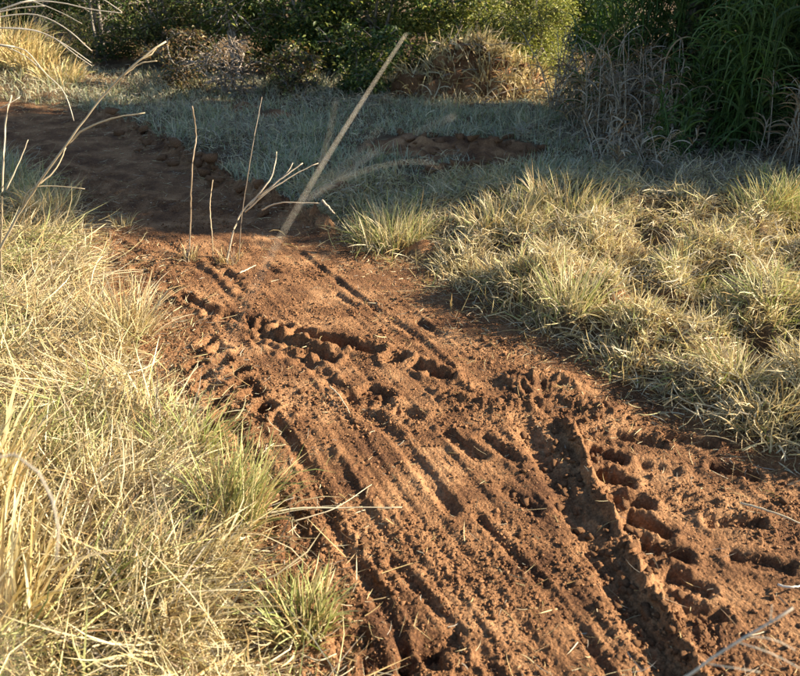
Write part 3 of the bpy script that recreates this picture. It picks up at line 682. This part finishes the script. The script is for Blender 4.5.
tree('feathery lime tree right of and behind the earth pile', gx(515, 13.3), 13.3, 2.0, .85, 8500, .07, ['lime', 'green'], [1, .4], .15, 3, 8)
tree('dense dark tree added to darken the shaded gap behind the round bush', gx(585, 14.6), 14.6, 3.0, 1.1, 9000, .10, ['leafy'], [1], .1, 4, 15, spread=.2)  # added dark foliage standing in for the deep shade of this gap
tree('rounded yellow green bush glowing right of the earth pile', gx(541, 12.1), 12.1, 1.3, .56, 9500, .055, ['lime', 'green'], [1, .5], .06, 4, 9, name='round_bush', cat='bush', group='bushes at the field edge', rtr=.025, spread=.2, asp=.3)
tree('golden lit bush at far left beside the bend', gx(72, 12.7), 12.7, .75, .5, 2600, .06, ['lime', 'gold'], [1, .8], .05, 4, 10, name='low_bush', cat='bush', group='bushes at the field edge', rtr=.02, asp=.25)
tree('low brown shrub in shade left of the pale stemmed tree', gx(186, 11.5), 11.5, .8, .5, 2200, .06, ['brown', 'dull'], [1, 1], .05, 4, 11, name='low_bush', cat='bush', group='bushes at the field edge', rtr=.02)
tree('low dull shrub with dry leaves under the dense dark tree', gx(290, 11.2), 11.2, .6, .45, 2200, .065, ['brown', 'lime', 'dull'], [.7, .4, 1], .05, 4, 12, name='low_bush', cat='bush', group='bushes at the field edge', rtr=.02)
tree('drooping leafy green shrub under the sunlit tree left of the pile', gx(365, 11.1), 11.1, .95, .5, 2800, .08, ['leafy', 'lime'], [1, .35], .05, 4, 13, name='low_bush', cat='bush', group='bushes at the field edge', rtr=.02)
tree('grey leafless shrub in shade below the pale stemmed tree', gx(230, 11.1), 11.1, .8, .5, 500, .05, ['grey', 'brown'], [1, 1], .05, 6, 14, name='low_bush', cat='bush', group='bushes at the field edge', rtr=.015, bark=M_dead)
# second row filling the wood
BACK = ['at the far left end beyond the picture edge', 'behind the slender pale stemmed tree', 'behind the dark tree left of the bend', 'behind the olive leafy tree', 'between the pale stemmed and the dense dark tree', 'behind the sunlit tree at the stalk tip', 'behind the bright lime tree', 'in the dark gap right of the round bush']
for i, (px, yd) in enumerate([(-40, 18.0), (30, 18.5), (120, 18.2), (200, 17.8), (290, 17.6), (370, 18.0), (450, 17.6), (560, 17.2)]):
    tree('dark back row woodland tree ' + BACK[i], gx(px, yd), yd, 5.0, 1.7, 5000, .13, ['leafy'], [1], .1, 3, 30 + i, group='back row woodland trees', spread=.2)

# shaded bank of trees and cane on the right; it casts the shadow over the field
B = 'shaded trees on the right bank'
for i, (lab, x, y, h, cr, nl) in enumerate([
        ('dark tree at the left end of the shaded right bank', 3.2, 9.4, 4.6, 1.1, 7500),
        ('dark tree behind the dead brown thicket', 4.1, 9.5, 4.8, 1.2, 7500),
        ('dark tree behind the green cane in the right bank', 5.2, 9.4, 5.0, 1.3, 7500)]):
    tree(lab, x, y, h, cr, nl, .10, ['leafy', 'dull'], [1, .4], .15, 3, 50 + i, group=B, spread=.2, rtr=.06)
for i, (x, y, h, cr) in enumerate([(5.7, 7.3, 3.8, 1.15), (6.4, 7.75, 7.5, 1.3), (8.6, 8.0, 8.6, 1.4), (11.0, 8.25, 9.6, 1.5), (13.4, 8.5, 10.6, 1.6), (6.6, 9.4, 7.5, 1.3), (8.8, 9.5, 8.6, 1.4), (11.2, 9.6, 9.6, 1.5), (13.6, 9.7, 10.6, 1.6)]):
    tree('shade tree of the right bank standing beyond the right picture edge', x, y, h, cr, 11000, .25, ['leafy'], [1], .1, 3, 60 + i, group='shade trees beyond the right edge', spread=.24, rtr=.07)

def cane(label, px, py, n, L, pals, wts, seed, r0=.28, wd=.017, name='cane_clump', cat='cane', group='cane and dead grass on the right bank', tilt=.25, bend=2.2, K=7):
    r = np.random.default_rng(seed); x, y = g2(px, py); z0 = gz(x, y); o = thing(name, label, cat, (x, y, z0), group)
    n = int(n * 1.5); ns = max(8, n // 16); parts = []; V, Qs, Ts, k = [], [], [], 0; P0, A0 = [], []
    for i in range(ns):
        a = r.uniform(0, 2 * PI); rr = r0 * math.sqrt(r.random()); hgt = L * r.uniform(.6, 1.25); ln = r.normal(0, .12, 2)
        b = np.array([rr * math.cos(a), rr * math.sin(a), -.03]); c = spline([b, b + [ln[0] * .4, ln[1] * .4, hgt * .5], b + [ln[0] * 1.2, ln[1] * 1.2, hgt]], 7)
        v, q, t = tube(c, np.linspace(.008, .003, 7), 4); V.append(v); Qs.append(q + k); Ts.append(t + k); k += len(v)
        for j in range(n // ns): f = r.uniform(.05, 1); P0.append(c[0] + (c[-1] - c[0]) * f); A0.append(r.uniform(0, 2 * PI))
    m = len(P0); cc = pick(pals, wts, m, r)
    vv = np.vstack(V); mesh_obj('stems', vv, [np.vstack(Qs), np.vstack(Ts)], M_stalk, o, np.tile(np.array(PAL[pals[0]][0]), (len(vv), 1)) * 1.2, smooth=True)
    P0 = np.array(P0)
    prt = blades(P0, np.array(A0), np.minimum(L * r.uniform(.2, .45, m), .62), np.abs(r.normal(tilt + .25, .3, m)), r.normal(bend, .5, m), wd * r.uniform(.6, 1.2, m), cc, K, r.normal(0, .3, m), floor=np.full(m, -.02), r=r)
    v, f, c = join([prt]); mesh_obj('leaves', v, f, M_leaf if 'cane' in pals else M_grass, o, c, smooth=True); return o
for i, (lab, px, py, n, L) in enumerate([
        ('green cane clump at the left of the shaded cane stand', 690, 150, 260, 1.0), ('tall green cane clump in the middle of the shaded stand', 735, 158, 420, 1.9),
        ('tall green cane clump behind the middle one', 715, 128, 380, 2.2), ('green cane clump hanging at the right picture edge', 792, 150, 420, 2.2),
        ('tall cane clump behind the right edge clump', 770, 118, 420, 2.5), ('cane clump behind the dead brown thicket', 655, 128, 360, 2.0),
        ('cane clump at the left rear of the thicket', 612, 128, 320, 1.8), ('low cane clump in front between thicket and cane stand', 668, 168, 160, .6)]):
    cane(lab, px, py, n, L, ['cane', 'leafy'], [1, .5], 200 + i)
for i, (lab, px, py, n, L) in enumerate([
        ('dead brown grass thicket left of the cane stand', 610, 140, 480, .9), ('grey brown grass thicket at the left end of the bank', 575, 118, 420, .8),
        ('tangled dead grass thicket just left of the green cane', 650, 150, 460, .85), ('pale dead grass clump at the right picture edge', 800, 178, 300, .75),
        ('flattened grey grass clump below the dead thicket', 625, 178, 260, .5)]):
    cane(lab, px, py, n, L, ['grey', 'brown'], [1, .6], 220 + i, r0=.4, wd=.012, name='dead_grass_thicket', cat='dead grass', tilt=.4, bend=1.4, K=6)
# bare leaning branches in the thicket
for i, (lab, pts) in enumerate([
        ('long bare branch leaning left across the dark gap', [(545, 118, 10.9), (585, 62, 10.9), (640, 8, 10.9), (660, -30, 10.9)]),
        ('thin bare upright vine hanging in the dark thicket', [(642, 122, 10.0), (640, 62, 10.0), (650, 0, 10.0), (655, -40, 10.0)]),
        ('bare bent branch in front of the green cane', [(768, 172, 8.7), (757, 130, 8.7), (752, 100, 8.7), (742, 80, 8.7)]),
        ('pale bare branch arching from thicket toward the grass', [(700, 150, 9.2), (672, 118, 9.2), (655, 98, 9.2)])]):
    x, y, z = at(*pts[0]); base = np.array([x, y, gz(x, y) - .02]); P = [base] + [at(*p) for p in pts[1:]]
    o = tube_part('bare_branch', P, .016, .006, M_dead, None, base, None, 16, 6); o.location = base; tag(o, lab, 'branch', 'bare branches on the right bank')

# golden grass on the far bank at the bend
for i, (lab, px, yd, n, L, r0) in enumerate([
        ('tall golden grass clump glowing at the far left edge', 8, 11.9, 620, .75, .42), ('golden grass clump right of the far left glowing one', 34, 11.7, 420, .5, .35),
        ('low golden grass clump near the bend of the track', 62, 11.5, 300, .32, .3), ('tall golden grass clump just outside the far left edge', -40, 12.0, 500, .8, .5)]):
    x = gx(px, yd); z0 = gz(x, yd); r = np.random.default_rng(300 + i)
    a0 = r.uniform(0, 2 * PI, n); rr = r0 * np.sqrt(r.random(n)); P = np.stack([rr * np.cos(a0), rr * np.sin(a0), height(x + rr * np.cos(a0), yd + rr * np.sin(a0), False) - z0 - .02], 1)
    v, f, c = join([blades(P, a0, L * r.uniform(.5, 1.1, n), np.abs(r.normal(.25, .2, n)), r.normal(.9, .4, n), .012 * r.uniform(.6, 1.2, n), pick(['gold', 'straw', 'green'], [1, .7, .2], n, r), 5, r.normal(0, .3, n), r=r)])
    o = mesh_obj('grass_tussock', v, f, M_grass, None, c, smooth=True); o.location = (x, yd, z0); tag(o, lab, 'grass tussock', 'golden grass at the bend')

# ------------------------------------------------------------------ earth and brush pile
px_, py_ = gx(462, 11.3), 11.3; z0 = gz(px_, py_)
pile = thing('brush_pile', 'sunlit pile of pushed up earth, roots and dry brush below lime trees', 'brush pile', (px_, py_, z0))
r = np.random.default_rng(77)
u = np.linspace(0, 2 * PI, 61)[:-1]; rows = []
for k, f in enumerate(np.linspace(1.15, 0, 20)):
    x = 1.2 * f * np.cos(u); y = .6 * f * np.sin(u)
    hz = .66 * np.clip(1 - f ** 2.2, -.1, 1) * (.7 + .35 * np.cos(u - .3) * f)
    nz = fbm(x * 2.6 + 5, y * 2.6 + 2, 4, 88) * .42 * min(1, (1.15 - f) * 3)
    rows.append(np.stack([x + .12 * gn(x * 4, y * 4 + hz, 90), y, hz + nz - .04], 1))
Vp = np.vstack(rows); ns_ = 60
Qp = np.array([[i * ns_ + j, i * ns_ + (j + 1) % ns_, (i + 1) * ns_ + (j + 1) % ns_, (i + 1) * ns_ + j] for i in range(19) for j in range(ns_)])
mesh_obj('earth_mound', Vp, Qp, M_dirt, pile, smooth=True)
for k in range(46):
    i = r.integers(3, 18); q = Vp[i * ns_ + r.integers(0, ns_)]; s = r.uniform(.03, .10)
    o = bpy.data.objects.new('clod', clod_me[k % 6]); C.objects.link(o); o.parent = pile; o.location = q + [0, 0, s * .2]; o.scale = (s, s, s); o.rotation_euler = tuple(r.uniform(0, 6, 3))
for k in range(22):
    i = r.integers(2, 16); q = Vp[i * ns_ + r.integers(0, ns_)]; d = r.normal(0, 1, 3) * [1, .6, .35]; d[2] = abs(d[2]); d /= np.linalg.norm(d); l = r.uniform(.25, .7)
    tube_part('branch', [q - d * .08, q + d * l * .5 + [0, 0, .06], q + d * l + r.normal(0, .05, 3)], r.uniform(.008, .02), .004, M_dead, pile, np.zeros(3), None, 8, 5)
n = 6000; k = r.integers(0, len(Vp), n); q = Vp[k] + r.normal(0, .05, (n, 3)) * [1, 1, .3]; keep = ((q[:, 0] > .15) & (q[:, 2] < .75)) | (r.random(n) < .28); q = q[keep]; n = len(q)
v, f, c = join([blades(q, r.uniform(0, 2 * PI, n), r.uniform(.10, .38, n), np.abs(r.normal(.7, .4, n)), r.normal(.7, .6, n), r.uniform(.008, .02, n), pick(['straw', 'gold', 'pale', 'brown'], [1, .5, 1.2, .3], n, r), 4, r.normal(0, .6, n), r=r)])
tag(mesh_obj('dry_brush', v, f, M_grass, pile, c, smooth=True), kind='stuff')
